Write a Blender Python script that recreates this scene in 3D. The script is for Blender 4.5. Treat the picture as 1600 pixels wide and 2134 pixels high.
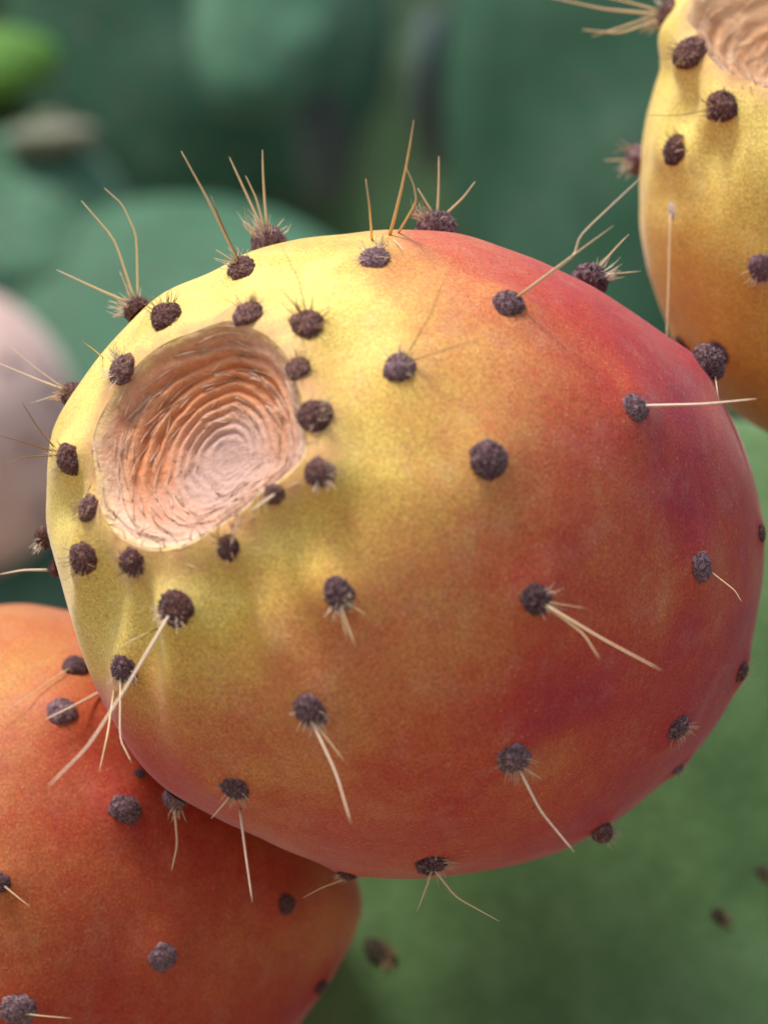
import bpy, bmesh, math, random
import numpy as np
from mathutils import Vector, Matrix, noise
from mathutils.bvhtree import BVHTree

random.seed(7); np.random.seed(7)
for o in list(bpy.data.objects): bpy.data.objects.remove(o)
scene = bpy.context.scene
COL = scene.collection
R = math.radians

# ------------------------------------------------------------------ camera, sky, sun, exposure
S = 3.75e-5          # metres per photograph pixel in the plane of the big fruit
D = 0.22             # camera to that plane
PW, PH = 1600.0, 2134.0
cam_d = bpy.data.cameras.new('camera')
cam = bpy.data.objects.new('camera', cam_d); COL.objects.link(cam)
cam.location = (0, -D, 0); cam.rotation_euler = (R(90), 0, 0)
cam_d.sensor_fit = 'VERTICAL'; cam_d.sensor_height = 24.0
cam_d.lens = 24.0*D/(PH*S)
cam_d.clip_start = 0.005; cam_d.clip_end = 200
cam_d.dof.use_dof = True
cam_d.dof.focus_distance = D-0.012
cam_d.dof.aperture_fstop = (cam_d.lens/1000)/0.0037
scene.camera = cam

SUN_EL, SUN_AZ = R(68), R(234)     # from above, to the left
w = bpy.data.worlds.new('World'); scene.world = w; w.use_nodes = True
nt = w.node_tree; nt.nodes.clear()
sky = nt.nodes.new('ShaderNodeTexSky'); sky.sky_type = 'NISHITA'; sky.sun_disc = False
sky.sun_elevation = SUN_EL; sky.sun_rotation = SUN_AZ
sky.air_density = 1.0; sky.dust_density = 4.0; sky.ozone_density = 0.6
bg = nt.nodes.new('ShaderNodeBackground'); bg.inputs['Strength'].default_value = 0.088
out = nt.nodes.new('ShaderNodeOutputWorld')
nt.links.new(sky.outputs[0], bg.inputs[0]); nt.links.new(bg.outputs[0], out.inputs[0])
sd = bpy.data.lights.new('sun', 'SUN'); sd.energy = 1.5; sd.angle = R(11); sd.color = (1.0, .965, .93)
sun = bpy.data.objects.new('sun', sd); COL.objects.link(sun)
# Nishita: rotation 0 puts the sun at +Y, turning towards +X
sdir = Vector((math.sin(SUN_AZ)*math.cos(SUN_EL), math.cos(SUN_AZ)*math.cos(SUN_EL), math.sin(SUN_EL)))
sun.rotation_euler = sdir.to_track_quat('Z', 'Y').to_euler()
sun.location = sdir*2
vs = scene.view_settings
vs.view_transform = 'Standard'; vs.look = 'None'; vs.gamma = 1; vs.use_curve_mapping = False
vs.exposure = 1.16

# ------------------------------------------------------------------ helpers
def at(px, py, zt):
    """point seen at photograph pixel (px,py), zt metres nearer than the big fruit's middle plane"""
    k = S*(D-zt)/D
    return Vector(((px-PW/2)*k, -zt, -(py-PH/2)*k))
def project(P):
    P = np.asarray(P); zt = -P[:, 1]; k = S*(D-zt)/D
    return np.stack([P[:, 0]/k+PW/2, -P[:, 2]/k+PH/2], 1)
def sm(a, b, x):
    t = np.clip((x-a)/(b-a), 0, 1); return t*t*(3-2*t)
def link(o, parent=None):
    COL.objects.link(o)
    if parent: o.parent = parent
    return o
def tag(o, label, cat, group=None, kind=None):
    if label: o['label'] = label
    if cat: o['category'] = cat
    if group: o['group'] = group
    if kind: o['kind'] = kind
    return o
def mesh_from(name, V, F, mat, smooth=True):
    m = bpy.data.meshes.new(name); m.from_pydata([tuple(v) for v in V], [], F)
    if mat: m.materials.append(mat)
    if smooth: m.polygons.foreach_set('use_smooth', [True]*len(m.polygons))
    m.update(); return m
def attr(m, name, vals):
    a = m.attributes.new(name, 'FLOAT', 'POINT'); a.data.foreach_set('value', np.asarray(vals, dtype=np.float32))

class NT:
    def __init__(s, name):
        s.m = bpy.data.materials.new(name); s.m.use_nodes = True
        s.t = s.m.node_tree; s.t.nodes.clear()
        s.out = s.n('ShaderNodeOutputMaterial'); s.b = s.n('ShaderNodeBsdfPrincipled')
        s.l(s.b.outputs[0], s.out.inputs[0])
    def n(s, typ, **kw):
        x = s.t.nodes.new(typ)
        for k, v in kw.items(): setattr(x, k, v)
        return x
    def l(s, a, b): s.t.links.new(a, b)
    def set(s, **kw):
        for k, v in kw.items(): s.b.inputs[k.replace('_', ' ')].default_value = v
    def attr(s, name): return s.n('ShaderNodeAttribute', attribute_name=name).outputs['Fac']
    def noise(s, scale, detail=3, rough=.5, vec=None):
        x = s.n('ShaderNodeTexNoise'); x.inputs['Scale'].default_value = scale
        x.inputs['Detail'].default_value = detail; x.inputs['Roughness'].default_value = rough
        s.l(vec if vec is not None else s.obj(), x.inputs['Vector']); return x.outputs['Fac']
    def obj(s):
        if not hasattr(s, '_o'): s._o = s.n('ShaderNodeTexCoord').outputs['Object']
        return s._o
    def math(s, op, a, b=0.0, clamp=False):
        x = s.n('ShaderNodeMath', operation=op); x.use_clamp = clamp
        for i, v in enumerate((a, b)):
            if isinstance(v, (int, float)): x.inputs[i].default_value = v
            else: s.l(v, x.inputs[i])
        return x.outputs[0]
    def ramp(s, fac, stops, interp='LINEAR'):
        x = s.n('ShaderNodeValToRGB'); x.color_ramp.interpolation = interp
        e = x.color_ramp.elements
        while len(e) < len(stops): e.new(.5)
        for i, (p, c) in enumerate(stops): e[i].position = p; e[i].color = (*c, 1)
        s.l(fac, x.inputs[0]); return x.outputs[0]
    def mix(s, fac, a, b, mode='MIX'):
        x = s.n('ShaderNodeMix', data_type='RGBA', blend_type=mode)
        for i, v in ((0, fac), (6, a), (7, b)):
            if isinstance(v, (int, float)): x.inputs[i].default_value = v
            elif isinstance(v, tuple): x.inputs[i].default_value = (*v, 1)
            else: s.l(v, x.inputs[i])
        return x.outputs[2]
    def bump(s, h, strength, dist):
        x = s.n('ShaderNodeBump'); x.inputs['Strength'].default_value = strength
        x.inputs['Distance'].default_value = dist; s.l(h, x.inputs['Height'])
        s.l(x.outputs[0], s.b.inputs['Normal'])
def srgb(r, g, b):
    f = lambda c: (c/255/12.92) if c/255 <= .04045 else ((c/255+.055)/1.055)**2.4
    return (f(r), f(g), f(b))

# ------------------------------------------------------------------ materials
def skin_material(name, dull=0.0, tint=None):
    k = NT(name)
    ripe = k.attr('ripe')
    blotch = k.noise(170, 4, .6); fine = k.noise(4200, 2, .8); mid = k.noise(620, 3, .6)
    f = k.math('ADD', ripe, k.math('MULTIPLY', k.math('SUBTRACT', blotch, .5), .34))
    f = k.math('ADD', f, k.math('MULTIPLY', k.math('SUBTRACT', mid, .5), .22))
    f = k.math('ADD', f, k.math('MULTIPLY', k.math('SUBTRACT', fine, .5), .45))
    col = k.ramp(f, [(0.0, (.76, .60, .16)), (.14, (.68, .47, .095)), (.30, (.60, .32, .075)), (.46, (.55, .20, .065)),
                     (.62, (.50, .105, .040)), (.78, (.45, .052, .032)), (.90, (.40, .034, .042)), (1.0, (.31, .022, .042))])
    # patchy waxy bloom and lengthwise streaks
    mp = k.n('ShaderNodeMapping'); mp.inputs['Rotation'].default_value = (.3, .6, .5); mp.inputs['Scale'].default_value = (1, 1, .22)
    k.l(k.obj(), mp.inputs['Vector'])
    st = k.noise(900, 3, .6, mp.outputs[0])
    bl = k.math('MULTIPLY', k.math('SUBTRACT', k.noise(260, 5, .7), .50), .55, True)
    col = k.mix(k.math('ADD', bl, k.math('MULTIPLY', k.math('SUBTRACT', st, .5), .16), True), col, (.62, .46, .38))
    gr = k.math('ADD', k.math('MULTIPLY', k.math('SUBTRACT', k.noise(5200, 1), .5), 1.1), 1.0)
    gc = k.n('ShaderNodeCombineColor'); [k.l(gr, gc.inputs[q]) for q in range(3)]
    col = k.mix(1.0, col, gc.outputs[0], 'MULTIPLY')
    # minute pale dots (breathing pores) and a few tiny dark flecks
    v = k.n('ShaderNodeTexVoronoi'); v.inputs['Scale'].default_value = 1500; k.l(k.obj(), v.inputs['Vector'])
    dots = k.ramp(v.outputs['Distance'], [(.0, (1, 1, 1)), (.24, (0, 0, 0))])
    sel = k.math('GREATER_THAN', k.noise(900, 1), .57)
    col = k.mix(k.math('MULTIPLY', k.math('MULTIPLY', dots, sel), .30), col, (.80, .55, .33))
    v2 = k.n('ShaderNodeTexVoronoi'); v2.inputs['Scale'].default_value = 190; v2.inputs['Randomness'].default_value = 1; k.l(k.obj(), v2.inputs['Vector'])
    fl = k.ramp(v2.outputs['Distance'], [(.0, (1, 1, 1)), (.07, (0, 0, 0))])
    col = k.mix(k.math('MULTIPLY', fl, .35), col, (.10, .05, .02))
    ed = k.math('MULTIPLY', k.attr('edge'), k.math('ADD', k.math('MULTIPLY', mid, 1.6), -.1), True)
    col = k.mix(ed, col, (.58, .30, .13))
    if tint: col = k.mix(1.0, col, tint, 'MULTIPLY')
    k.l(col, k.b.inputs['Base Color'])
    rg = k.math('ADD', k.math('MULTIPLY', k.noise(420, 3), .16), .48+dull)
    k.l(rg, k.b.inputs['Roughness'])
    k.set(Specular_IOR_Level=.28,
          Sheen_Weight=.26, Sheen_Roughness=.30, Sheen_Tint=(1, .84, .88, 1))
    h = k.math('ADD', k.math('MULTIPLY', fine, .6), k.math('MULTIPLY', dots, .5))
    k.bump(h, .45, .00014)
    return k.m
M_SKIN = skin_material('fruit_skin'); M_SKINR = skin_material('fruit_skin_rusty', .03, (.80, .66, .60))

def scar_material(name='dry_scar', straw=0.0):
    k = NT(name)
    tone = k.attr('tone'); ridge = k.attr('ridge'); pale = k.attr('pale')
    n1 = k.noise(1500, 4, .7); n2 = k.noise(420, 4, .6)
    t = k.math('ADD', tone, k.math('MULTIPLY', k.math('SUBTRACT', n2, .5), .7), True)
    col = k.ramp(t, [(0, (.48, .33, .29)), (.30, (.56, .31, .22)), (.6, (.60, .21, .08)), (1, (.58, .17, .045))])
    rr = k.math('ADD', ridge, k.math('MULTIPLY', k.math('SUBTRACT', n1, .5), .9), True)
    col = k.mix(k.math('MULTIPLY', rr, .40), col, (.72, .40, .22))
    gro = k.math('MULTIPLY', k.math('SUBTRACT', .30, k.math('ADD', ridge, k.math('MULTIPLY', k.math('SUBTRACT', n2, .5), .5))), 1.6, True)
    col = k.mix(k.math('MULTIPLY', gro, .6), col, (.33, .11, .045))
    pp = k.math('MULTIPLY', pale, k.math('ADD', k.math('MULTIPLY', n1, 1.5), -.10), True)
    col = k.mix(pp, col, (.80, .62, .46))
    sp = k.math('GREATER_THAN', k.noise(2600, 1), .64)
    col = k.mix(k.math('MULTIPLY', sp, .22), col, (.13, .05, .03))
    ye = k.math('MULTIPLY', k.attr('lip'), k.math('ADD', k.math('MULTIPLY', n2, 2.2), -.45), True)
    col = k.mix(ye, col, (.66, .46, .16))
    if straw: col = k.mix(straw, col, k.ramp(n2, [(.3, (.42, .22, .09)), (.7, (.66, .46, .26))]))
    k.l(col, k.b.inputs['Base Color']); k.set(Roughness=.75, Specular_IOR_Level=.25)
    k.bump(k.math('ADD', n1, k.math('MULTIPLY', n2, .5)), .7, .0003)
    return k.m
M_SCAR = scar_material(); M_SCARS = scar_material('straw_scar', .7)

def wool_material(name, dark, light, top):
    k = NT(name)
    n = k.noise(5, 5, .8)
    n = k.math('ADD', n, k.math('MULTIPLY', k.math('SUBTRACT', k.n('ShaderNodeObjectInfo').outputs['Random'], .5), .10))
    col = k.ramp(n, [(.36, dark), (.50, light), (.66, top)])
    k.l(col, k.b.inputs['Base Color'])
    k.set(Roughness=.9, Specular_IOR_Level=.2, Sheen_Weight=.15, Sheen_Roughness=.4, Sheen_Tint=(.92, .88, 1, 1))
    return k.m
M_WOOL = wool_material('areole_wool_grey', (.020, .008, .009), (.125, .064, .066), (.34, .23, .25))
M_WOOLB = wool_material('areole_wool_brown', (.020, .006, .005), (.110, .045, .035), (.30, .17, .14))
def simple(name, c0, c1, scale, rough=.6, spec=.3):
    k = NT(name)
    k.l(k.ramp(k.noise(scale, 3), [(.3, c0), (.7, c1)]), k.b.inputs['Base Color'])
    k.set(Roughness=rough, Specular_IOR_Level=spec); return k.m
M_PADSPOT = simple('pad_areole_wool_shadow', (.022, .022, .012), (.06, .05, .032), 5, .9, .1)
M_FELT = simple('felt_hair', (.12, .07, .075), (.34, .24, .26), 6, .8, .2)
M_SPINE = simple('spine_straw', (.52, .34, .16), (.74, .58, .34), 1500, .45, .5)
M_SPINEW = simple('spine_pale', (.68, .46, .28), (.84, .70, .52), 1500, .45, .5)
M_SPINED = simple('spine_brown', (.16, .085, .035), (.34, .21, .09), 1500, .5, .4)
M_GLOCH = simple('glochid_bristle', (.28, .14, .05), (.55, .36, .17), 9, .5, .4)
M_GLOCHW = simple('glochid_pale', (.50, .34, .22), (.74, .60, .44), 9, .5, .4)
M_SCARW = simple('grey_scar', (.42, .38, .40), (.70, .64, .62), 3, .8, .2)
M_FIBRE = simple('dry_fibre', (.30, .15, .08), (.78, .60, .44), 700, .7, .3)

def pad_material(name, c0, c1, c2, sheen=.25, scale=24):
    k = NT(name)
    n = k.noise(scale, 4, .6); f = k.noise(400, 3, .6)
    col = k.ramp(k.math('ADD', k.math('MULTIPLY', n, .8), k.math('MULTIPLY', f, .2)), [(.33, c0), (.5, c1), (.68, c2)])
    k.l(col, k.b.inputs['Base Color'])
    k.set(Roughness=.62, Specular_IOR_Level=.2, Sheen_Weight=sheen*.4, Sheen_Roughness=.5, Sheen_Tint=(.85, .95, 1, 1))
    k.bump(f, .2, .0008); return k.m
M_PAD = pad_material('pad_green', (.046, .098, .032), (.086, .165, .056), (.135, .225, .105), .08, 42)
M_PADT = pad_material('pad_bluegreen', (.028, .090, .044), (.048, .140, .074), (.085, .20, .12), .15)
M_PADD = pad_material('pad_dark', (.010, .045, .018), (.026, .088, .045), (.07, .145, .09), .12)
M_PADK = pad_material('pad_deep', (.010, .030, .006), (.018, .050, .012), (.03, .075, .025), .05)
M_PADGLINT = pad_material('pad_sky_glint', (.05, .085, .072), (.066, .105, .09), (.085, .125, .11), .1)  # grey of sky glints on pad rims, put into the colour
M_PADB = pad_material('pad_young', (.05, .16, .014), (.075, .22, .02), (.12, .27, .045), .1)
M_PADG = pad_material('pad_grey', (.07, .09, .085), (.11, .13, .125), (.16, .17, .18), .3)

# ------------------------------------------------------------------ shared little meshes
def cone_into(V, F, p0, p1, r0, r1, n=3):
    a = (p1-p0).normalized(); b = a.orthogonal().normalized(); c = a.cross(b)
    i = len(V)
    for p, r in ((p0, r0), (p1, r1)):
        for q in range(n):
            t = 2*math.pi*q/n; V.append(p+(b*math.cos(t)+c*math.sin(t))*r)
    for q in range(n):
        F.append((i+q, i+(q+1) % n, i+n+(q+1) % n, i+n+q))
def wool_mesh(seed, hairs=190):
    """unit button: lumpy felt dome with short matted hairs; z is out of the skin"""
    rnd = random.Random(seed); V = []; F = []
    nu, nv = 20, 8; off = Vector((seed*3.1, seed*1.7, 0))
    for j in range(nv+1):
        t = (math.pi*.60)*j/nv
        for i in range(nu):
            u = 2*math.pi*i/nu
            p = Vector((math.sin(t)*math.cos(u), math.sin(t)*math.sin(u), .55*math.cos(t)+.04))
            p *= 1+.24*noise.noise(p*2.1+off)+.13*noise.noise(p*5.5+off)
            V.append(p)
    for j in range(nv):
        for i in range(nu):
            F.append((j*nu+i, (j+1)*nu+i, (j+1)*nu+(i+1) % nu, j*nu+(i+1) % nu))
    nf = len(F)
    for h in range(hairs):
        u = rnd.uniform(0, 6.283); t = math.acos(rnd.uniform(.0, 1))
        nrm = Vector((math.sin(t)*math.cos(u), math.sin(t)*math.sin(u), math.cos(t)))
        p = Vector((nrm.x, nrm.y, .62*nrm.z+.05))*.93
        d = (nrm+Vector((rnd.gauss(0, .6), rnd.gauss(0, .6), rnd.gauss(0, .5)))).normalized()
        cone_into(V, F, p, p+d*rnd.uniform(.04, .15), .05, .018)
    m = mesh_from('areole_button', V, F, M_WOOL); m.materials.append(M_FELT)
    for fi in range(nf, len(F)):
        if (fi-nf)//3 % 5 < 2: m.polygons[fi].material_index = 1
    return m
WOOLS = [wool_mesh(s) for s in range(1, 7)]
WOOL_SMALL = [wool_mesh(s, 24) for s in range(20, 23)]
def tuft_mesh(seed, n, spread, ln):
    """brush of fine barbed bristles leaning to +x"""
    rnd = random.Random(seed); V = []; F = []
    for h in range(n):
        u = rnd.gauss(0, spread); rr = rnd.uniform(.2, .8)
        p = Vector((math.cos(u)*rr, math.sin(u)*rr, .40-.25*rr))
        d = Vector((math.cos(u)*1.0, math.sin(u)*1.0, rnd.uniform(.25, 1.2))).normalized()
        L = rnd.uniform(.5, 1.0)*ln; m = p+d*L*.6
        d2 = (d+Vector((rnd.gauss(0, .3), rnd.gauss(0, .3), rnd.gauss(0, .2)))).normalized()
        cone_into(V, F, p, m, .034, .026); cone_into(V, F, m, m+d2*L*.4, .026, .008)
    return mesh_from('glochid_tuft', V, F, M_GLOCH)
TUFTS = [tuft_mesh(s, 22, .8, 1.15) for s in range(4)]
TUFTW = [tuft_mesh(s+10, 34, 1.5, 1.35) for s in range(4)]

def tube(pts, r0, r1, n=6):
    V = []; F = []; k = len(pts); up = None
    for i, p in enumerate(pts):
        a = (pts[min(i+1, k-1)]-pts[max(i-1, 0)]).normalized()
        b = (a.orthogonal() if up is None else up-a*up.dot(a)).normalized(); up = b; c = a.cross(b)
        t = i/(k-1); r = r0*(1-t)+r1*t
        if i == k-1: r *= .45
        for q in range(n):
            th = 2*math.pi*q/n; V.append(p+(b*math.cos(th)+c*math.sin(th))*r)
    for i in range(k-1):
        for q in range(n):
            F.append((i*n+q, i*n+(q+1) % n, (i+1)*n+(q+1) % n, (i+1)*n+q))
    F.append(tuple(range(n))[::-1]); F.append(tuple((k-1)*n+q for q in range(n)))
    return V, F

# ------------------------------------------------------------------ fruit
def sin_ul(x, z, q):                                  # the folds are strong on the high, left wall and fade on the low side
    t = min(1, max(0, ((-.5*x+.85*z)*min(1, q*2.2)+.45)/1.0)); return t*t*(3-2*t)
class Fruit:
    def __init__(s, label, group, cpx, zt, axis2d, tilt, Rr, Ht, Hb, nt_, nb, rim_r, dep, ripe_pts, sil=None, scar=True,
                 areoles=(), rim=None, nu=300, seed=0, lumps=1.0, skin=None, ripe_gain=1.0, scar_mat=None, fold=1.0):
        s.seed = seed
        c = at(cpx[0], cpx[1], zt); s.c = c
        k = S*(D-zt)/D; s.k = k
        ax = Vector((axis2d[0], 0, axis2d[1])).normalized()
        a = (ax*math.sin(R(tilt))+Vector((0, -1, 0))*math.cos(R(tilt))).normalized(); s.a = a
        e1 = a.cross(Vector((0, 0, 1))).normalized(); e2 = e1.cross(a).normalized(); s.e1, s.e2 = e1, e2
        # azimuth 0 -> e1 ; rows: crater centre .. rim .. base
        nc, ns = 96, 190
        th = np.linspace(0, 2*np.pi, nu, endpoint=False)
        rimmod = 1+.018*np.sin(3*th+seed)+.014*np.sin(5*th+2+seed)+.014*np.sin(9*th+1)+.008*np.sin(17*th+2)
        for rim_it in range(5 if rim else 1):
            t0 = math.asin((rim_r/Rr)**(nt_/2))
            h_rim = Ht*math.cos(t0)**(2/nt_)
            rows = []; srow = []; ridge = []
            for j in range(nc+1):
                q = j/nc; q = max(q, 1e-3)
                r = np.zeros(nu); h = np.zeros(nu); rg = np.zeros(nu); offx = np.zeros(nu); offy = np.zeros(nu)
                for i in range(nu):
                    cx, cy = math.cos(th[i]), math.sin(th[i])
                    nz = noise.noise(Vector((cx*1.3*q+seed, cy*1.3*q, q*1.2)))
                    nz2 = noise.noise(Vector((cx*3*q+seed, cy*3*q, q*7)))
                    nz3 = noise.noise(Vector((cx*9*q, cy*9*q+seed, q*22)))
                    ph = 12.5*q**.66+1.5*nz+.10*nz2+.45*math.cos(th[i]-2.4)*q
                    ulw = sin_ul(cx*e1.x+cy*e2.x, cx*e1.z+cy*e2.z, q); saw = ph-math.floor(ph); wv = .5-.5*math.cos(2*math.pi*saw**.75)
                    env = float(sm(.04, .30, q)*(1-sm(.80, .95, q)))
                    amp = fold*(4+8.5*q)*(.6+.8*max(-.5, nz2))*(.30+1.0*ulw)
                    r[i] = rim_r*rimmod[i]*q
                    lip = 20*math.exp(-((q-1.0)/.15)**2)
                    h[i] = h_rim-dep*(1-q**1.9)+env*(wv-.5)*amp+lip+2.0*nz3*float(sm(0, .2, q)*(1-sm(.97, 1, q)))
                    rg[i] = .42+(env*wv-.42)*(.25+.75*ulw)
                rows.append((r, h)); ridge.append(rg); srow.append(q)
            for j in range(1, ns+1):
                t = t0+(math.pi-t0)*(j/ns)
                nn, H = (nt_, Ht) if t < math.pi/2 else (nb, Hb)
                r = Rr*abs(math.sin(t))**(2/nn); h = math.copysign(H*abs(math.cos(t))**(2/nn), math.cos(t))
                x = j/ns
                ra = r*(1+(rimmod-1)*math.exp(-x*11))
                ha = h+20*math.exp(-((r-rim_r)/(rim_r*.20))**2)*(1 if t < math.pi/2 else 0)
                # soft lengthwise ribs running from the crown's lumps
                rib = (.10+.85*np.clip((np.outer(np.cos(th), np.array(e1))+np.outer(np.sin(th), np.array(e2)))@np.array((-.6, 0, -.8)), 0, 1))*lumps*(11*np.sin(9*th+seed*1.3)+9*np.sin(13*th+1+seed)+6*np.sin(19*th+2))*(math.exp(-((x-.11)/.07)**2)+.4*math.exp(-((x-.24)/.12)**2))
                big = 10*np.sin(2*th+seed*2+1)*math.sin(math.pi*x)+5*np.sin(5*th+seed)*math.sin(math.pi*x)
                rows.append((ra+rib+big*(1 if x > .1 else x*10), ha+rib*.7)); srow.append(1+x)
            n_rows = len(rows)
            P = np.zeros((n_rows, nu, 3))
            A = np.array(a); E1 = np.array(e1); E2 = np.array(e2)
            # the hollow's floor is a little off the axis
            for j, (r, h) in enumerate(rows):
                P[j] = np.array(c)+k*(np.outer(r*np.cos(th), E1)+np.outer(r*np.sin(th), E2)+np.outer(h+0*th, A))
            P = P.reshape(-1, 3)
            if sil is not None: P = s.fit(P, sil, cpx)
            if rim and rim_it < 4:                     # let the scar's uneven edge follow the real one
                rc = np.array(rim, float); cc = rc.mean(0)
                q2 = project(P.reshape(n_rows, nu, 3)[nc])-cc; an = np.arctan2(q2[:, 1], q2[:, 0]); rr2 = np.hypot(q2[:, 0], q2[:, 1])
                ra2 = np.arctan2(rc[:, 1]-cc[1], rc[:, 0]-cc[0]); o2 = np.argsort(ra2); rd2 = np.hypot(*(rc-cc).T)
                rat = np.interp(an, np.concatenate([ra2[o2]-2*np.pi, ra2[o2], ra2[o2]+2*np.pi]), np.tile(rd2[o2], 3))/rr2
                ker = np.hanning(15); ker /= ker.sum()
                rat = np.convolve(np.concatenate([rat[-7:], rat, rat[:7]]), ker, 'valid')
                rimmod = rimmod*rat
        G = P.reshape(n_rows, nu, 3)
        s.nu = nu; s.nc = nc
        # swellings under the areoles
        Fsk = s.faces(nc, n_rows-1, nu)
        s.bvh = BVHTree.FromPolygons([Vector(v) for v in P], s.faces(0, n_rows-1, nu))
        Pn = s.vnormals(G)
        disp = np.zeros(len(P))
        skin_w = np.repeat(sm(.93, 1.06, np.array(srow)), nu)
        for ar in areoles:
            loc, nrm = s.hit(ar[0], ar[1])
            d2 = ((P-np.array(loc))**2).sum(1)
            rad = ar[2]*S*(D+loc.y)/D
            crown = ar[3] if len(ar) > 3 else 0
            hh = (.50+.58*crown)*rad
            disp += hh*np.exp(-d2/(2*(1.4*rad)**2))*(Pn@np.array(nrm) > 0)
            disp -= (.10+.25*crown)*rad*np.exp(-d2/(2*(2.6*rad)**2))*(Pn@np.array(nrm) > 0)
        P = P+Pn*(disp*skin_w)[:, None]
        G = P.reshape(n_rows, nu, 3)
        allF = s.faces(0, n_rows-1, nu)
        s.bvh = BVHTree.FromPolygons([Vector(v) for v in P], allF)
        # ------------- objects
        base = Vector(G[-1].mean(0)); s.base = base
        s.root = bpy.data.objects.new('prickly_pear_fruit', None); COL.objects.link(s.root)
        s.root.location = base; s.root.empty_display_size = .005
        tag(s.root, label, 'fruit', group)
        # skin
        V = G[nc:].reshape(-1, 3)-np.array(base)
        F = s.faces(0, n_rows-1-nc, nu)
        m = mesh_from('skin', V, F, skin or M_SKIN)
        # ripeness map from spots on the surface
        pts = []; val = []
        for (x, y, v) in ripe_pts:
            l, n_ = s.hit(x, y); pts.append(np.array(l)); val.append(v)
        pts = np.array(pts); val = np.array(val); VW = V+np.array(base)
        d2 = ((VW[:, None, :]-pts[None])**2).sum(2)
        sg = (62*k)**2
        wgt = np.exp(-d2/(2*sg))+1e-5/(1+d2/sg)**2
        rp = (wgt*val).sum(1)/wgt.sum(1)
        attr(m, 'ripe', rp*ripe_gain)
        attr(m, 'edge', np.repeat(np.exp(-((np.array(srow[nc:])-1)/.030)**2), nu))
        s.skin = link(bpy.data.objects.new('skin', m), s.root)
        # crown scar
        if scar:
            Vc = G[:nc+1].reshape(-1, 3)-np.array(base)
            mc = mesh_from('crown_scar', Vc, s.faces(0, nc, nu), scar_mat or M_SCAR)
            q = np.repeat(np.array(srow[:nc+1]), nu); tt = np.tile(th, nc+1)
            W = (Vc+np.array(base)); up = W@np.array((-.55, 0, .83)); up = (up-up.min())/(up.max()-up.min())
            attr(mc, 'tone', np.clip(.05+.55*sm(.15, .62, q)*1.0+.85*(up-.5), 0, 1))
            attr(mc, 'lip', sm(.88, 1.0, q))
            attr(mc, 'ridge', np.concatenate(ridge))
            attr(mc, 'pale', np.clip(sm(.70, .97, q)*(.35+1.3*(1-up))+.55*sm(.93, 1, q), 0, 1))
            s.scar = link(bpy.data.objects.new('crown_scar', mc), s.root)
            s.G = G
    def faces(s, r0, r1, nu):
        F = []
        for j in range(r0, r1):
            for i in range(nu):
                F.append((j*nu+i, (j+1)*nu+i, (j+1)*nu+(i+1) % nu, j*nu+(i+1) % nu))
        return F
    def vnormals(s, G):
        du = np.roll(G, -1, 1)-np.roll(G, 1, 1)
        dv = np.gradient(G, axis=0)
        n = np.cross(dv, du); ln = np.linalg.norm(n, axis=2, keepdims=True); n = n/np.maximum(ln, 1e-12)
        n = n.reshape(-1, 3)
        cen = G.reshape(-1, 3)-np.array(s.c)
        sk = slice(len(n)//2, None)
        if (n[sk]*cen[sk]).sum() < 0: n = -n
        return n
    def fit(s, P, sil, cpx):
        """shape the body's girth so that its outline has the real fruit's uneven form"""
        c2 = np.array(cpx, float); sil = np.array(sil, float)
        nb = 180
        ang = np.arctan2(-(sil[:, 1]-c2[1]), sil[:, 0]-c2[0]); rad = np.hypot(sil[:, 0]-c2[0], sil[:, 1]-c2[1])
        o = np.argsort(ang); ang, rad = ang[o], rad[o]
        ang = np.concatenate([ang-2*np.pi, ang, ang+2*np.pi]); rad = np.tile(rad, 3)
        centers = -np.pi+(np.arange(nb)+.5)*2*np.pi/nb
        tgt = np.interp(centers, ang, rad)
        for it in range(4):
            q = project(P); dx = q[:, 0]-c2[0]; dy = -(q[:, 1]-c2[1])
            an = np.arctan2(dy, dx); r = np.hypot(dx, dy)
            b = ((an+np.pi)/(2*np.pi)*nb).astype(int) % nb
            mx = np.zeros(nb); np.maximum.at(mx, b, r)
            ratio = tgt/np.maximum(mx, 1)
            kk = np.array([1, 2, 3, 2, 1.]); kk /= kk.sum()
            rp = np.concatenate([ratio[-2:], ratio, ratio[:2]]); ratio = np.convolve(rp, kk, 'valid')
            cc = np.concatenate([centers-2*np.pi, centers, centers+2*np.pi])
            sc = np.interp(an, cc, np.tile(ratio, 3)); ms = np.interp(an, cc, np.tile(mx, 3))
            f = sm(.40, 1.0, r/ms); sc = 1+(sc-1)*f
            C = np.array(s.c)
            P = P.copy(); P[:, 0] = C[0]+(P[:, 0]-C[0])*sc; P[:, 2] = C[2]+(P[:, 2]-C[2])*sc
        return P
    def hit(s, px, py):
        o = Vector((0, -D, 0)); tgt = at(px, py, 0); d = (tgt-o).normalized()
        l, n, i, dist = s.bvh.ray_cast(o, d)
        if l is None:
            depth = (s.c-o).dot(d); l, n, i, dist = s.bvh.find_nearest(o+d*depth)
        if n.dot(l-s.c) < 0 and n.dot(d) > 0: n = -n
        return l, n
    def depth_at(s, px, py):
        o = Vector((0, -D, 0)); d = (at(px, py, 0)-o).normalized()
        l, n, i, dist = s.bvh.ray_cast(o, d)
        return None if l is None else -l.y
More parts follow.
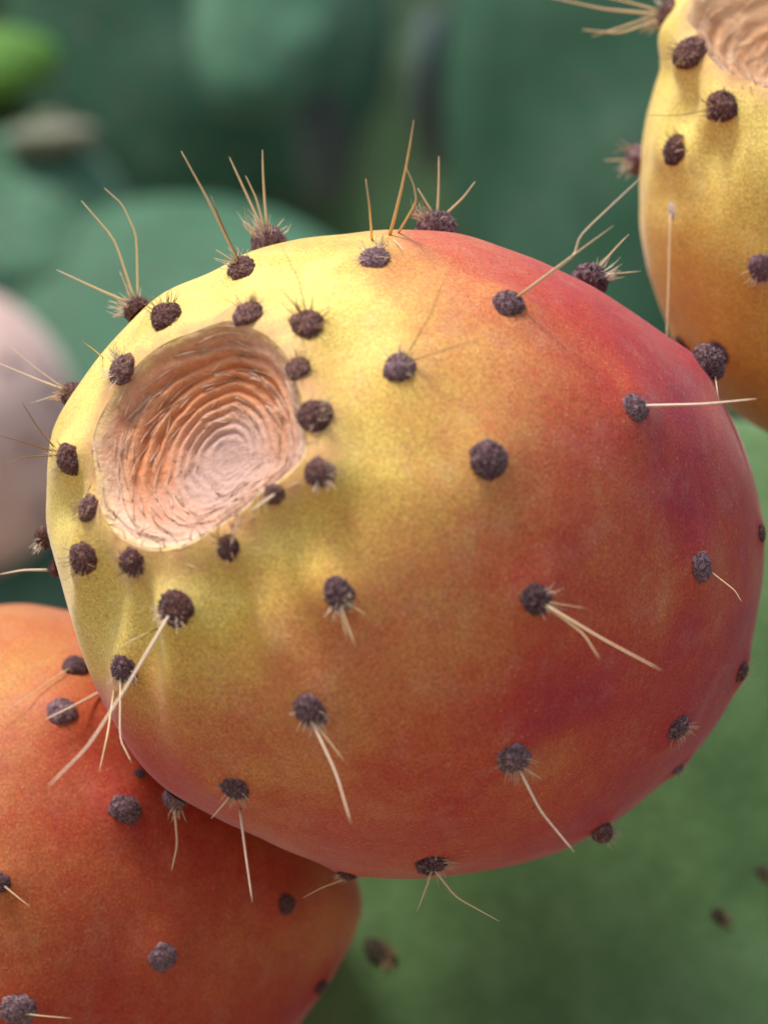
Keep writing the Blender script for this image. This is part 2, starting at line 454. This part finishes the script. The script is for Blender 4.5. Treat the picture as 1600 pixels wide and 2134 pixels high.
    def areole(s, x, y, r, crown=0, spines=(), tuft=None, tone=None, squash=1.0, flat=1.0):
        rnd = random.Random(int(x*13+y*7))
        l, n = s.hit(x, y)
        if n.dot(l-s.c) < 0: n = -n
        # +x of the button points the way its spines lean
        if spines:
            p = spines[0][0]; dirp = Vector((p[-1][0]-x, 0, -(p[-1][1]-y)))
        else:
            dirp = Vector((x-(s.ctr[0]), 0, -(y-s.ctr[1])))
        t = (dirp-n*dirp.dot(n))
        t = t.normalized() if t.length > 1e-9 else n.orthogonal().normalized()
        b = n.cross(t)
        M = Matrix((t, b, n)).transposed().to_4x4()
        kl = S*(D+l.y)/D
        sc = r*kl*.96
        tall = 1.0
        if s.depth_at(x, y) is None:                 # on the outline: it stands on its own small knob
            l = l.lerp(at(x, y, -l.y), .75); tall = 1.6
        rot = Matrix.Rotation(rnd.uniform(0, 6.28), 4, 'Z')
        W = Matrix.Translation(l-n*sc*.17) @ M
        o = bpy.data.objects.new('areole', rnd.choice(WOOLS)); link(o, s.root)
        sc *= rnd.uniform(.89, 1.05)
        full = W @ Matrix.Rotation(rnd.uniform(-.25, .25), 4, 'X') @ Matrix.Diagonal((sc, sc*squash*rnd.uniform(.82, 1.04), sc*rnd.uniform(.85, 1.05)*tall*flat, 1))
        o.matrix_world = Matrix.Translation(-s.base) @ full      # the parent only moves, it does not turn
        o.matrix_basis = Matrix.Translation(-s.base) @ full
        mat = tone or (M_WOOLB if crown else M_WOOL)
        o.material_slots[0].link = 'OBJECT'; o.material_slots[0].material = mat
        inv = full.inverted()
        tf = tuft if tuft is not None else (2 if crown else 1)
        if tf:
            g = bpy.data.objects.new('glochid_tuft', rnd.choice(TUFTS if tf == 1 else TUFTW)); link(g, o)
            g.material_slots[0].link = 'OBJECT'; g.material_slots[0].material = M_GLOCH if (crown and rnd.random() < .6) else M_GLOCHW
            g['kind'] = 'stuff'
        for sp in spines:
            pts2, th, kind = sp[0], sp[1], sp[2]
            zb = -l.y; P = []
            L = 0; nz = max(0.0, -n.y)
            for i, (px, py) in enumerate(pts2):
                if i: L += math.hypot(px-pts2[i-1][0], py-pts2[i-1][1])
                z = zb+L*s.k*(.08+.30*nz)
                q = s.depth_at(px, py)
                if q is not None and i: z = max(z, q+(.0010 if i else 0))
                elif i == 0 and q is not None: z = q
                P.append(at(px, py, z))
            # root sits in the wool
            P[0] = P[0]*.25+(l+n*sc*.30)*.75 if (P[0]-l).length < 3*sc else P[0]
            # subdivide with a faint natural bend
            Q = []
            for i in range(len(P)-1):
                m_ = 5
                for u in range(m_): Q.append(P[i].lerp(P[i+1], u/m_))
            Q.append(P[-1])
            if len(P) == 2:
                bend = Vector((rnd.uniform(-1, 1), rnd.uniform(-.3, .3), rnd.uniform(-1, 1)))*(P[1]-P[0]).length*.018
                Q = [p+bend*math.sin(math.pi*i/(len(Q)-1)) for i, p in enumerate(Q)]
            else:
                for _ in range(1):
                    Q = [Q[0]]+[Q[i-1]*.25+Q[i]*.5+Q[i+1]*.25 for i in range(1, len(Q)-1)]+[Q[-1]]
            V, F = tube(Q, th*kl*.38, th*kl*.15)
            m = mesh_from('spine', [inv @ v for v in V], F, {'s': M_SPINE, 'w': M_SPINEW, 'd': M_SPINED}[kind])
            link(bpy.data.objects.new('spine', m), o)
        return o

SIL = [(95,1000),(102,920),(125,860),(190,762),(260,680),(340,605),(450,560),(520,522),(600,500),(720,487),(860,479),(960,487),(1060,520),(1170,565),(1290,630),
       (1400,710),(1460,770),(1520,860),(1560,960),(1588,1080),(1592,1160),(1577,1280),(1553,1400),(1500,1500),(1440,1580),(1360,1650),(1270,1720),(1180,1770),
       (1080,1802),(960,1822),(830,1832),(740,1825),(640,1790),(540,1745),(440,1700),(350,1650),(290,1590),(240,1510),(190,1410),(152,1300),(122,1200),(96,1100)]
RIM = [(188,930),(200,1000),(213,1070),(246,1120),(310,1148),(380,1140),(440,1108),(490,1075),(540,1030),(600,995),(640,950),(638,880),(622,800),(598,740),(555,698),(480,672),(400,690),(340,714),(285,765),(230,830),(200,880)]
RIPE = [(130,900,.05),(300,600,.03),(480,600,.03),(600,560,.05),(700,520,.2),(720,650,.06),(850,560,.42),(960,520,.62),(1060,560,.72),(1150,600,.8),(1250,660,.85),(1350,730,.92),(1420,800,.95),
 (1000,640,.52),(900,680,.33),(800,700,.20),(760,850,.15),(900,800,.35),(1000,780,.38),(1100,750,.5),(1200,780,.70),(1250,900,.72),(1150,880,.54),(1050,880,.42),(900,920,.36),(740,980,.12),
 (850,1050,.26),(1000,1060,.38),(1130,1000,.56),(1250,1030,.66),(1400,950,.84),(1500,950,.84),(1450,1050,.95),(1540,1100,.80),(1320,1130,.70),(1200,1120,.66),(1060,1150,.66),(900,1150,.48),
 (760,1130,.36),(620,1130,.13),(560,1250,.22),(450,1250,.06),(300,1250,.04),(200,1280,.04),(160,1180,.04),(680,1330,.50),(800,1300,.46),(640,1400,.50),(500,1380,.32),(420,1330,.08),
 (350,1380,.2),(300,1480,.36),(400,1480,.42),(520,1500,.50),(700,1420,.46),(850,1350,.46),(950,1300,.48),(1000,1350,.58),(1080,1350,.60),(1200,1350,.64),(1350,1250,.62),(1500,1200,.68),
 (1450,1350,.86),(1300,1400,.84),(1200,1450,1.0),(1150,1400,.88),(1000,1480,.70),(850,1480,.62),(700,1560,.46),(560,1600,.46),(420,1600,.6),(330,1580,.75),(400,1650,.75),(560,1700,.6),
 (650,1700,.7),(750,1740,.74),(800,1650,.66),(900,1600,.72),(1000,1680,.78),(1150,1600,.58),(1180,1680,.72),(1300,1550,.80),(1400,1480,.92),(1500,1420,.92),(1100,1760,.82),(950,1780,.72),(1250,1680,.9)]

# x, y, radius, crown(0/1), spines [(points, width, kind)], tuft, tone
B_ = M_WOOLB
MAIN = [
 (278,638,34,.6,[([(268,622),(118,562)],9,'s'),([(300,622),(240,500),(170,418)],9,'s'),([(318,610),(285,490),(255,425),(218,392)],7,'s'),([(270,615),(250,565)],6,'s')],2,B_),
 (345,658,43,1,[],1,B_),
 (502,557,38,.6,[([(492,525),(430,410),(378,315)],10,'s'),([(496,525),(440,408)],9,'d'),([(480,540),(450,520)],6,'s'),([(478,545),(446,538)],5,'s')],1,B_),
 (556,497,40,0,[([(548,480),(478,327)],9,'s'),([(553,480),(535,415),(512,366)],7,'s'),([(570,480),(547,312)],9,'s'),([(582,490),(592,455)],6,'s'),([(590,495),(600,470)],5,'s')],2,None),
 (515,652,40,1,[],1,None),
 (640,674,38,1,[([(632,650),(585,600)],4,'d'),([(640,645),(622,580),(585,510)],3,'d')],2,None),
 (780,537,40,0,[([(775,500),(770,430),(762,372)],8,'s'),([(812,490),(862,250)],11,'s'),([(830,485),(868,420),(862,385),(846,350)],8,'s'),([(820,500),(840,520)],5,'w')],2,None),
 (910,466,44,0,[([(906,448),(870,392)],8,'s'),([(911,448),(914,325)],9,'s'),([(936,455),(965,412),(990,378)],8,'s')],1,None),
 (1060,632,40,0,[([(1092,624),(1195,535),(1208,490),(1335,370)],8,'w'),([(1092,626),(1278,470)],8,'s')],0,None),
 (1232,578,46,0,[([(1252,562),(1310,488)],8,'s'),([(1270,580),(1335,565)],6,'s'),([(1240,560),(1232,545)],5,'w')],1,None),
 (832,765,41,0,[([(866,730),(900,650),(925,580)],4,'d'),([(872,745),(1000,705)],4,'d')],1,None),
 (253,770,38,1,[([(215,745),(172,712)],4,'s')],2,B_),
 (150,820,34,1,[([(125,805),(0,757)],7,'w'),([(120,800),(22,722)],4,'w'),([(125,815),(65,840)],3,'w')],1,B_),
 (142,957,38,1,[([(110,940),(0,908)],6,'d'),([(112,930),(75,885),(45,835)],5,'d'),([(108,950),(50,952),(0,975)],4,'d')],1,B_),
 (184,1058,34,1,[],2,B_),
 (84,1122,28,0,[],1,B_),
 (172,1163,40,1,[],1,B_),
 (275,1173,37,1,[],2,B_),
 (364,1268,42,1,[([(345,1300),(265,1430),(185,1555),(100,1640)],10,'w'),([(328,1310),(230,1362)],7,'s')],1,B_),
 (258,1396,36,0,[([(238,1440),(225,1530),(207,1610)],8,'s'),([(250,1440),(250,1540),(275,1590)],7,'w')],1,None),
 (475,1142,34,1,[([(498,1150),(503,1060)],9,'w'),([(460,1135),(410,1085)],4,'d'),([(455,1140),(395,1110)],4,'s')],2,B_),
 (572,1030,30,1,[([(600,1015),(520,1067)],9,'w')],1,B_),
 (666,986,37,1,[],2,None),
 (655,866,38,.5,[],1,None),
 (620,766,32,.5,[],2,None),
 (705,1238,39,0,[([(722,1280),(742,1350)],8,'s'),([(735,1265),(768,1285)],6,'s'),([(715,1285),(725,1335)],6,'s')],1,None),
 (645,1482,42,0,[([(662,1525),(700,1610),(732,1718)],9,'w'),([(670,1530),(720,1590)],6,'s')],1,None),
 (487,1645,38,0,[([(500,1685),(512,1780),(526,1880)],9,'w'),([(475,1672),(440,1706)],7,'s')],1,None),
 (360,1672,32,0,[([(382,1700),(370,1760),(358,1815)],8,'s')],1,None),
 (1018,957,43,0,[],0,None),
 (1325,848,41,0,[([(1365,850),(1470,842),(1576,831)],9,'w')],0,None),
 (1118,1250,41,0,[([(1150,1272),(1260,1335),(1378,1397)],9,'s'),([(1150,1275),(1215,1320),(1250,1375)],7,'s'),([(1160,1262),(1225,1268)],3,'s')],1,None),
 (1462,1182,38,0,[([(1492,1205),(1530,1230),(1545,1255)],5,'s')],0,None),
 (1070,1582,40,0,[([(1088,1620),(1125,1690),(1196,1776)],9,'w'),([(1105,1605),(1130,1625)],5,'s')],1,None),
 (900,1800,40,0,[([(920,1832),(950,1870),(1040,1920)],8,'s'),([(890,1832),(868,1900)],7,'s')],1,None),
 (1413,1518,34,0,[],1,None),
 (1545,1400,28,0,[],1,B_),
 (1412,1602,20,0,[],1,None),
 (1256,1738,24,0,[],1,B_),
 (722,1824,24,0,[([(712,1838),(670,1850),(630,1872)],5,'s')],1,B_),
 (1478,752,42,0,[([(1490,790),(1496,830)],5,'w')],0,None),
 (1585,1110,22,0,[],0,B_),
 (108,1190,20,0,[([(95,1182),(50,1188),(0,1197)],8,'w')],0,B_),
]
main = Fruit('large ripe cactus fruit, yellow crown ageing to red, whole hollow brown scar in view', 'cactus fruits on one pad', (845, 1150), 0.0,
             (-.88, .47), 34, 665, 790, 850, 2.35, 2.1, 245, 84, RIPE, SIL, areoles=MAIN, rim=RIM, nu=360, seed=1, ripe_gain=.98)
main.ctr = (430, 920)
for a in MAIN: main.areole(a[0], a[1], a[2], a[3], a[4], a[5], a[6])

# dry fibres lying round the hollow
def fibres(fr, count, seed):
    rnd = random.Random(seed); V = []; F = []
    nu = fr.nu
    for h in range(count):
        j = int(rnd.triangular(.25, 1.0, .85)*fr.nc); i0 = rnd.randrange(nu); ln = rnd.randrange(10, 42)
        drift = rnd.uniform(-.35, .35)
        P = []
        for q in range(0, ln, 3):
            jf = min(fr.nc-1.01, max(2, j+drift*q)); jj = int(jf); g = Vector(fr.G[jj, (i0+q) % nu]).lerp(Vector(fr.G[jj+1, (i0+q) % nu]), jf-jj)
            P.append(g+fr.a*fr.k*(3+4*math.sin(q*.12+h)))
        if len(P) < 3: continue
        P = [P[0]]+[P[w_-1]*.3+P[w_]*.4+P[w_+1]*.3 for w_ in range(1, len(P)-1)]+[P[-1]]
        v, f = tube(P, fr.k*1.5, fr.k*.8, 4)
        o = len(V); V += [p-fr.base for p in v]; F += [tuple(x+o for x in ff) for ff in f]
    for h in range(count):                            # fine pale fringe on the low side of the rim
        i0 = rnd.randrange(nu); p = Vector(fr.G[rnd.randrange(fr.nc-9, fr.nc+4), i0]); m0 = Vector(fr.G[fr.nc].mean(0))
        rel = (p-m0).normalized()
        if -.4*rel.x+.9*rel.z > .05: continue
        tng = fr.a.cross(rel).normalized()
        d = (rel*rnd.uniform(-1, .5)+tng*rnd.gauss(0, .9)+fr.a*rnd.uniform(.2, .6)).normalized()*fr.k*rnd.uniform(18, 55)
        b = (tng*rnd.gauss(0, .3)-fr.a*.35)*d.length
        v, f = tube([p-d*.1, p+d*.5+b*.15, p+d+b*.6], fr.k*1.3, fr.k*.6, 4)
        o = len(V); V += [w_-fr.base for w_ in v]; F += [tuple(x+o for x in ff) for ff in f]
    o = link(bpy.data.objects.new('dry_fibres', mesh_from('dry_fibres', V, F, M_FIBRE)), fr.root); o['kind'] = 'stuff'
fibres(main, 170, 3)

# ------------------------------------------------------------------ the upper fruit
RIPE_U = [(1450,200,.02),(1400,170,.03),(1380,260,.02),(1360,400,.10),(1450,420,.12),(1550,350,.08),(1590,300,.06),(1560,450,.18),(1500,520,.22),(1400,560,.26),(1450,640,.38),(1380,640,.36),
          (1550,650,.34),(1600,700,.42),(1500,760,.56),(1570,800,.55),(1440,720,.55),(1600,880,.62),(1540,850,.62)]
UP = [
 (1385,30,40,1,[([(1372,42),(1260,20),(1143,-6)],9,'s'),([(1362,88),(1290,70),(1212,62)],8,'s'),([(1352,42),(1300,55),(1232,76)],8,'s'),([(1372,14),(1250,-8)],8,'s'),([(1365,60),(1330,70)],5,'s')],2,B_),
 (1434,107,44,1,[],1,B_),
 (1503,222,37,1,[([(1470,240),(1410,241),(1345,240)],3,'d')],1,B_),
 (1404,313,35,1,[([(1385,330),(1422,288)],5,'w'),([(1395,345),(1425,310)],4,'w')],1,B_),
 (1325,332,34,0,[([(1305,335),(1258,334)],6,'s'),([(1310,355),(1285,372)],5,'s'),([(1308,345),(1285,350)],5,'w')],1,None),
 (1586,560,36,0,[],1,None),
 (1495,735,34,0,[],0,None),
 (1420,722,26,0,[],0,B_),
]
SIL_U = [(1365,80),(1371,130),(1352,200),(1340,260),(1334,340),(1332,420),(1340,520),(1360,600),(1390,680),(1440,770),(1510,845),(1600,905),(1700,945),(1830,940),(1950,860),(2040,740),(2070,580),(2070,400),(2040,220),(1960,80),(1850,-30),(1740,-80),(1640,-90),(1540,-60),(1450,-20),(1395,30)]
up = Fruit('yellow-green cactus fruit with brown cup-shaped top, rising beside the big one', 'cactus fruits on one pad', (1700, 430), -0.016,
           (-.08, .99), 52, 400, 450, 520, 2.3, 2.1, 240, 110, RIPE_U, SIL_U, areoles=UP, nu=260, seed=4, scar_mat=M_SCARS, fold=.7, ripe_gain=.52)
up.ctr = (1640, 80)
for a in UP: up.areole(a[0], a[1], a[2], a[3], a[4], a[5], a[6])
o_ = up.areole(1400, 438, 22, 0, [([(1402,470),(1392,600),(1388,700),(1396,818)],6,'s')], 0, M_SCARW, .8, .45)
fibres(up, 90, 5)

# ------------------------------------------------------------------ the lower fruit
RIPE_L = [(0,1300,.38),(60,1330,.45),(110,1290,.45),(0,1400,.26),(60,1430,.44),(0,1560,.42),(60,1540,.46),(130,1560,.62),(200,1500,.6),(250,1580,.68),(300,1620,.74),(180,1640,.70),(80,1680,.66),(0,1700,.5),
          (350,1720,.72),(150,1780,.62),(50,1800,.45),(20,1900,.42),(120,1900,.58),(250,1880,.64),(380,1850,.72),(480,1850,.72),(600,1850,.72),(700,1900,.45),(650,1980,.42),(540,1960,.55),(450,1980,.5),(380,2060,.62),
          (250,2020,.64),(150,1980,.62),(80,2020,.64),(200,2100,.75),(330,2130,.72),(480,2100,.72),(580,2060,.72),(620,2100,.8),(690,1820,.6)]
LOW = [
 (160,1386,30,0,[([(128,1408),(60,1450),(0,1492)],4,'s')],0,None),
 (130,1482,36,0,[([(222,1436),(160,1468),(95,1500)],9,'w')],0,None),
 (262,1686,38,0,[],0,None),
 (598,1885,28,0,[],0,B_),
 (340,1996,34,0,[],0,None),
 (38,2106,40,0,[([(70,2112),(150,2122)],5,'s')],0,None),
 (2,1838,24,0,[([(15,1852),(64,1890)],6,'s')],0,None),
 (668,2056,24,0,[],0,B_),
 (292,1612,14,0,[],0,None),
]
SIL_L = [(-450,1900),(-430,1650),(-340,1450),(-200,1320),(-60,1268),(60,1256),(130,1268),(300,1330),(480,1440),(620,1590),(710,1730),(748,1840),(756,1880),(742,1945),(702,2025),(650,2100),(570,2200),(430,2310),(200,2400),(-50,2400),(-280,2290),(-410,2100)]
low = Fruit('red-orange cactus fruit half tucked beneath the large one, its crown turned away', 'cactus fruits on one pad', (170, 1830), -0.020,
            (-.82, .57), 62, 545, 620, 640, 2.3, 2.1, 225, 120, RIPE_L, SIL_L, areoles=LOW, nu=260, seed=8, skin=M_SKINR)
low.ctr = (-200, 1550)
for a in LOW: low.areole(a[0], a[1], a[2], a[3], a[4], a[5], a[6])

# ------------------------------------------------------------------ cactus pads
def pad_mesh(name, rx, rz, th, seed, mat):
    V = []; F = []; nu, nv = 72, 26; off = Vector((seed*2.3, seed, 0))
    for j in range(nv+1):
        t = math.pi*j/nv                               # from front face (-y) over the rim to the back
        for i in range(nu):
            u = 2*math.pi*i/nu
            c = abs(math.sin(t))**.62
            x = rx*c*math.cos(u)*(1+.16*math.sin(u)); z = rz*c*math.sin(u)
            x *= 1+.04*noise.noise(Vector((math.cos(u), math.sin(u), 0))*1.5+off)
            z *= 1+.04*noise.noise(Vector((math.cos(u), math.sin(u), 3))*1.5+off)
            y = -math.cos(t)*th*(1+.25*noise.noise(Vector((x/rx, z/rz, t))*1.6+off))
            V.append((x, y, z))
    for j in range(nv):
        for i in range(nu):
            F.append((j*nu+i, (j+1)*nu+i, (j+1)*nu+(i+1) % nu, j*nu+(i+1) % nu))
    return mesh_from(name, V, F, mat)
SP_V, SP_F = tube([Vector((0, 0, 0)), Vector((.2, .05, 2)), Vector((.3, .1, 4))], .22, .06, 4)
SPINE_SMALL = mesh_from('spine', SP_V, SP_F, M_SPINE)
def pad(label, px, py, zt, rx, rz, th, mat, rot=0, yaw=0, pitch=0, seed=1, group='cactus pads out of focus behind the fruits', spots=(), grid=.24, small=.0013, spiny=False):
    c = at(px, py, zt); kp = S*(D-zt)/D; rx, rz, th, small = rx*kp, rz*kp, th*kp, small*kp
    root = bpy.data.objects.new('cactus_pad', None); COL.objects.link(root); root.empty_display_size = .01
    root.rotation_euler = (Matrix.Rotation(R(yaw), 3, 'Z') @ Matrix.Rotation(R(pitch), 3, 'X') @ Matrix.Rotation(R(rot), 3, 'Y')).to_euler()
    root.location = c
    tag(root, label, 'cactus pad', group)
    me = pad_mesh('pad_body', rx, rz, th, seed, mat)
    link(bpy.data.objects.new('pad_body', me), root)
    bv = BVHTree.FromPolygons([v.co for v in me.vertices], [tuple(p.vertices) for p in me.polygons])
    rnd = random.Random(seed); pos = []
    step = grid*max(rx, rz)
    row = 0; z = -rz if grid else rz+1
    while z < rz:
        x = -rx+(step/2 if row % 2 else 0)
        while x < rx:
            if (x/rx)**2+(z/rz)**2 < .86: pos.append((x+rnd.uniform(-.12, .12)*step, z+rnd.uniform(-.12, .12)*step))
            x += step
        z += step*.85; row += 1
    for (x, z) in pos:
        l, n, i, d = bv.ray_cast(Vector((x, -1, z)), Vector((0, 1, 0)))
        if l is None: continue
        if n.y > 0: n = -n
        o = bpy.data.objects.new('areole', rnd.choice(WOOL_SMALL)); link(o, root)
        o.location = l; o.rotation_euler = n.to_track_quat('Z', 'Y').to_euler(); o.scale = (small*rnd.uniform(.7, 1.2), small*rnd.uniform(.7, 1.2), small*.8)
        if spiny:
            link(bpy.data.objects.new('spine', SPINE_SMALL), o)
    Mi = Matrix.LocRotScale(c, root.rotation_euler, None).inverted()
    for (sx, sy, sr) in spots:
        p0 = Mi @ Vector((0, -D, 0)); p1 = Mi @ at(sx, sy, zt)
        l, n, i, d = bv.ray_cast(p0, (p1-p0).normalized())
        if l is None: l, n, i, d = bv.find_nearest(p1)
        if n.dot(p0-l) < 0: n = -n
        o = bpy.data.objects.new('areole', rnd.choice(WOOLS)); link(o, root)
        o.material_slots[0].link = 'OBJECT'; o.material_slots[0].material = M_PADSPOT
        q = .8*sr*kp; o.location = l; o.rotation_euler = n.to_track_quat('Z', 'Y').to_euler(); o.scale = (q*1.3, q*.8, q*.45)
        g = bpy.data.objects.new('glochid_tuft', rnd.choice(TUFTS)); link(g, o); g['kind'] = 'stuff'
    for i in range(12):
        u = 2*math.pi*(i+.5)/12
        l, n, ii, d = bv.find_nearest(Vector((rx*1.1*math.cos(u), 0, rz*1.1*math.sin(u))))
        if n.dot(l) < 0: n = -n
        o = bpy.data.objects.new('areole', rnd.choice(WOOL_SMALL)); link(o, root)
        o.location = l; o.rotation_euler = n.to_track_quat('Z', 'Y').to_euler(); o.scale = (small,)*3
    return root
# the pad that carries the fruits: its rim runs from lower left to upper right behind them
pad('broad green cactus pad carrying the three fruits along its rim', 1760, 2130, -.047, 1340, 1180, 230, M_PAD, 40, 8, -14, 3, None, spots=((1592,1822,20),(1500,1912,22),(790,1985,36)), grid=0, small=16)  # leftmost dark spot paints a rim areole and shadow together
# middle distance
pad('blue-green cactus pad behind the pale crown spines', 360, 830, -.40, 470, 500, 120, M_PADT, 8, 0, -30, 5, small=9)
pad('pale green cactus pad with a flat pale brown bud on its rim', 40, 470, -.42, 240, 240, 90, M_PADT, -20, 10, -35, 6, small=9)
pad('bright yellow-green young pad above the flat pale brown bud', -30, 130, -.46, 150, 85, 50, M_PADB, 0, 0, -30, 7, small=7)
pad('dark teal cactus pad filling the space above the big fruit', 420, 110, -.58, 400, 400, 110, M_PADD, 0, 10, -6, 8, small=8)
pad('dark blue-green pad between the big fruit and the upper fruit', 1260, 330, -.48, 330, 640, 120, M_PADD, -6, -10, -5, 9, small=8)
pad('narrow pad seen edge-on, sky glint put into its grey colour, behind the longest crown spine', 905, 190, -.52, 150, 170, 40, M_PADGLINT, -12, 78, 0, 10, small=7)
pad('leaning pad seen edge-on, sky glint put into its grey colour, behind the bent crown spines', 670, 300, -.52, 150, 120, 36, M_PADGLINT, 28, 76, 0, 11, small=7)
pad('green pad low behind the left of the big fruit', 60, 1280, -.34, 260, 200, 80, M_PADD, 0, 0, -8, 12, small=9)
pad('grey-blue pad in the gap under the upper fruit', 1640, 1000, -.20, 110, 190, 60, M_PADG, 0, 30, 0, 13, small=8)
pad('leaning green pad just left of the glint-coloured edge-on pads', 560, 60, -.50, 170, 230, 60, M_PADT, 30, 25, -20, 14, small=7)
pad('upright green pad half hidden by the upper fruit', 1080, 120, -.62, 160, 300, 70, M_PAD, 8, -20, -10, 15, small=7)
rnd = random.Random(5)
# far thicket
far = [(-300, 300), (250, -150), (800, 500), (1350, -80), (1850, 300), (-250, 1000), (500, 1200), (1150, 1100), (1900, 1000), (-200, 1900), (700, 2000), (1500, 1750), (2300, 1600), (-800, 700), (2400, 600)]
for i, (x, y) in enumerate(far):
    pad('dim dark green pad in the thicket far behind the fruits', x, y, -.80-rnd.uniform(0, .1), rnd.uniform(330, 430), rnd.uniform(400, 500), 90, M_PADK,
        rnd.uniform(-30, 30), rnd.uniform(-30, 30), rnd.uniform(-20, 10), 30+i, 'far thicket pads', grid=.3, small=7)
# a rosy fruit out of focus
RIPE_F = [(60,800,.3),(120,900,.5),(40,1000,.4)]
k_ = NT('pink_skin'); k_.l(k_.ramp(k_.noise(120, 3), [(.3, (.50, .32, .26)), (.7, (.68, .50, .43))]), k_.b.inputs['Base Color']); k_.set(Roughness=.5, Sheen_Weight=.3)
ff = Fruit('blurred pale pink cactus fruit behind the yellow crown', None, (-90, 900), -.34, (-.2, .95), 60, 270, 300, 320, 2.3, 2.1, 90, 40, RIPE_F, None, areoles=(), nu=80, seed=12, skin=k_.m)
ff.ctr = (20, 700)
for (x, y) in ((20, 760), (120, 830), (60, 930), (150, 980), (-40, 880), (90, 1060)): ff.areole(x, y, 18, 0, (), 0, None)

fb = Fruit('flat blurred pale brown bud lying on the rim of the pale green pad', None, (105, 282), -.42, (-.1, .95), 80, 88, 24, 40, 2.3, 2.1, 30, 10, [(105, 262, .5)], None, areoles=(), nu=40, seed=13, skin=simple('dry_bud', (.13, .17, .11), (.24, .22, .16), 90, .8, .2))
# ------------------------------------------------------------------ unseen dry ground below, kept pale to bounce light up, and the scrubby bank behind
def sheet(name, label, mat, y0, y1, fz, nx=50, ny=50, half=14):
    V = []; F = []
    for j in range(ny):
        y = y0+(y1-y0)*(j/(ny-1))
        for i in range(nx):
            t = 2*i/(nx-1)-1; x = half*t*abs(t)
            V.append((x, y, fz(x, y)+.03*noise.noise(Vector((x*3, y*3, 0)))))
    for j in range(ny-1):
        for i in range(nx-1): F.append((j*nx+i, j*nx+i+1, (j+1)*nx+i+1, (j+1)*nx+i))
    g = link(bpy.data.objects.new(name, mesh_from(name, V, F, mat))); g['kind'] = 'structure'; g['label'] = label
k = NT('pale_bounce_earth'); k.l(k.ramp(k.noise(14, 5, .7), [(.3, (.16, .12, .08)), (.7, (.30, .23, .16))]), k.b.inputs['Base Color'])
k.set(Roughness=.95); k.bump(k.noise(60, 4), .6, .01)
sheet('ground', 'unseen dry earth under the cactus, made pale to bounce light up', k.m, -8, 1.3, lambda x, y: -.45)
k = NT('scrub'); k.l(k.ramp(k.noise(9, 5, .7), [(.3, (.010, .026, .008)), (.55, (.025, .055, .022)), (.75, (.06, .075, .04))]), k.b.inputs['Base Color'])
k.set(Roughness=.95); k.bump(k.noise(30, 4), .6, .02)
sheet('hillside', 'dark green scrubby bank rising behind the cactus', k.m, 1.25, 7, lambda x, y: -.46+float(sm(1.25, 3.2, y))*1.7)
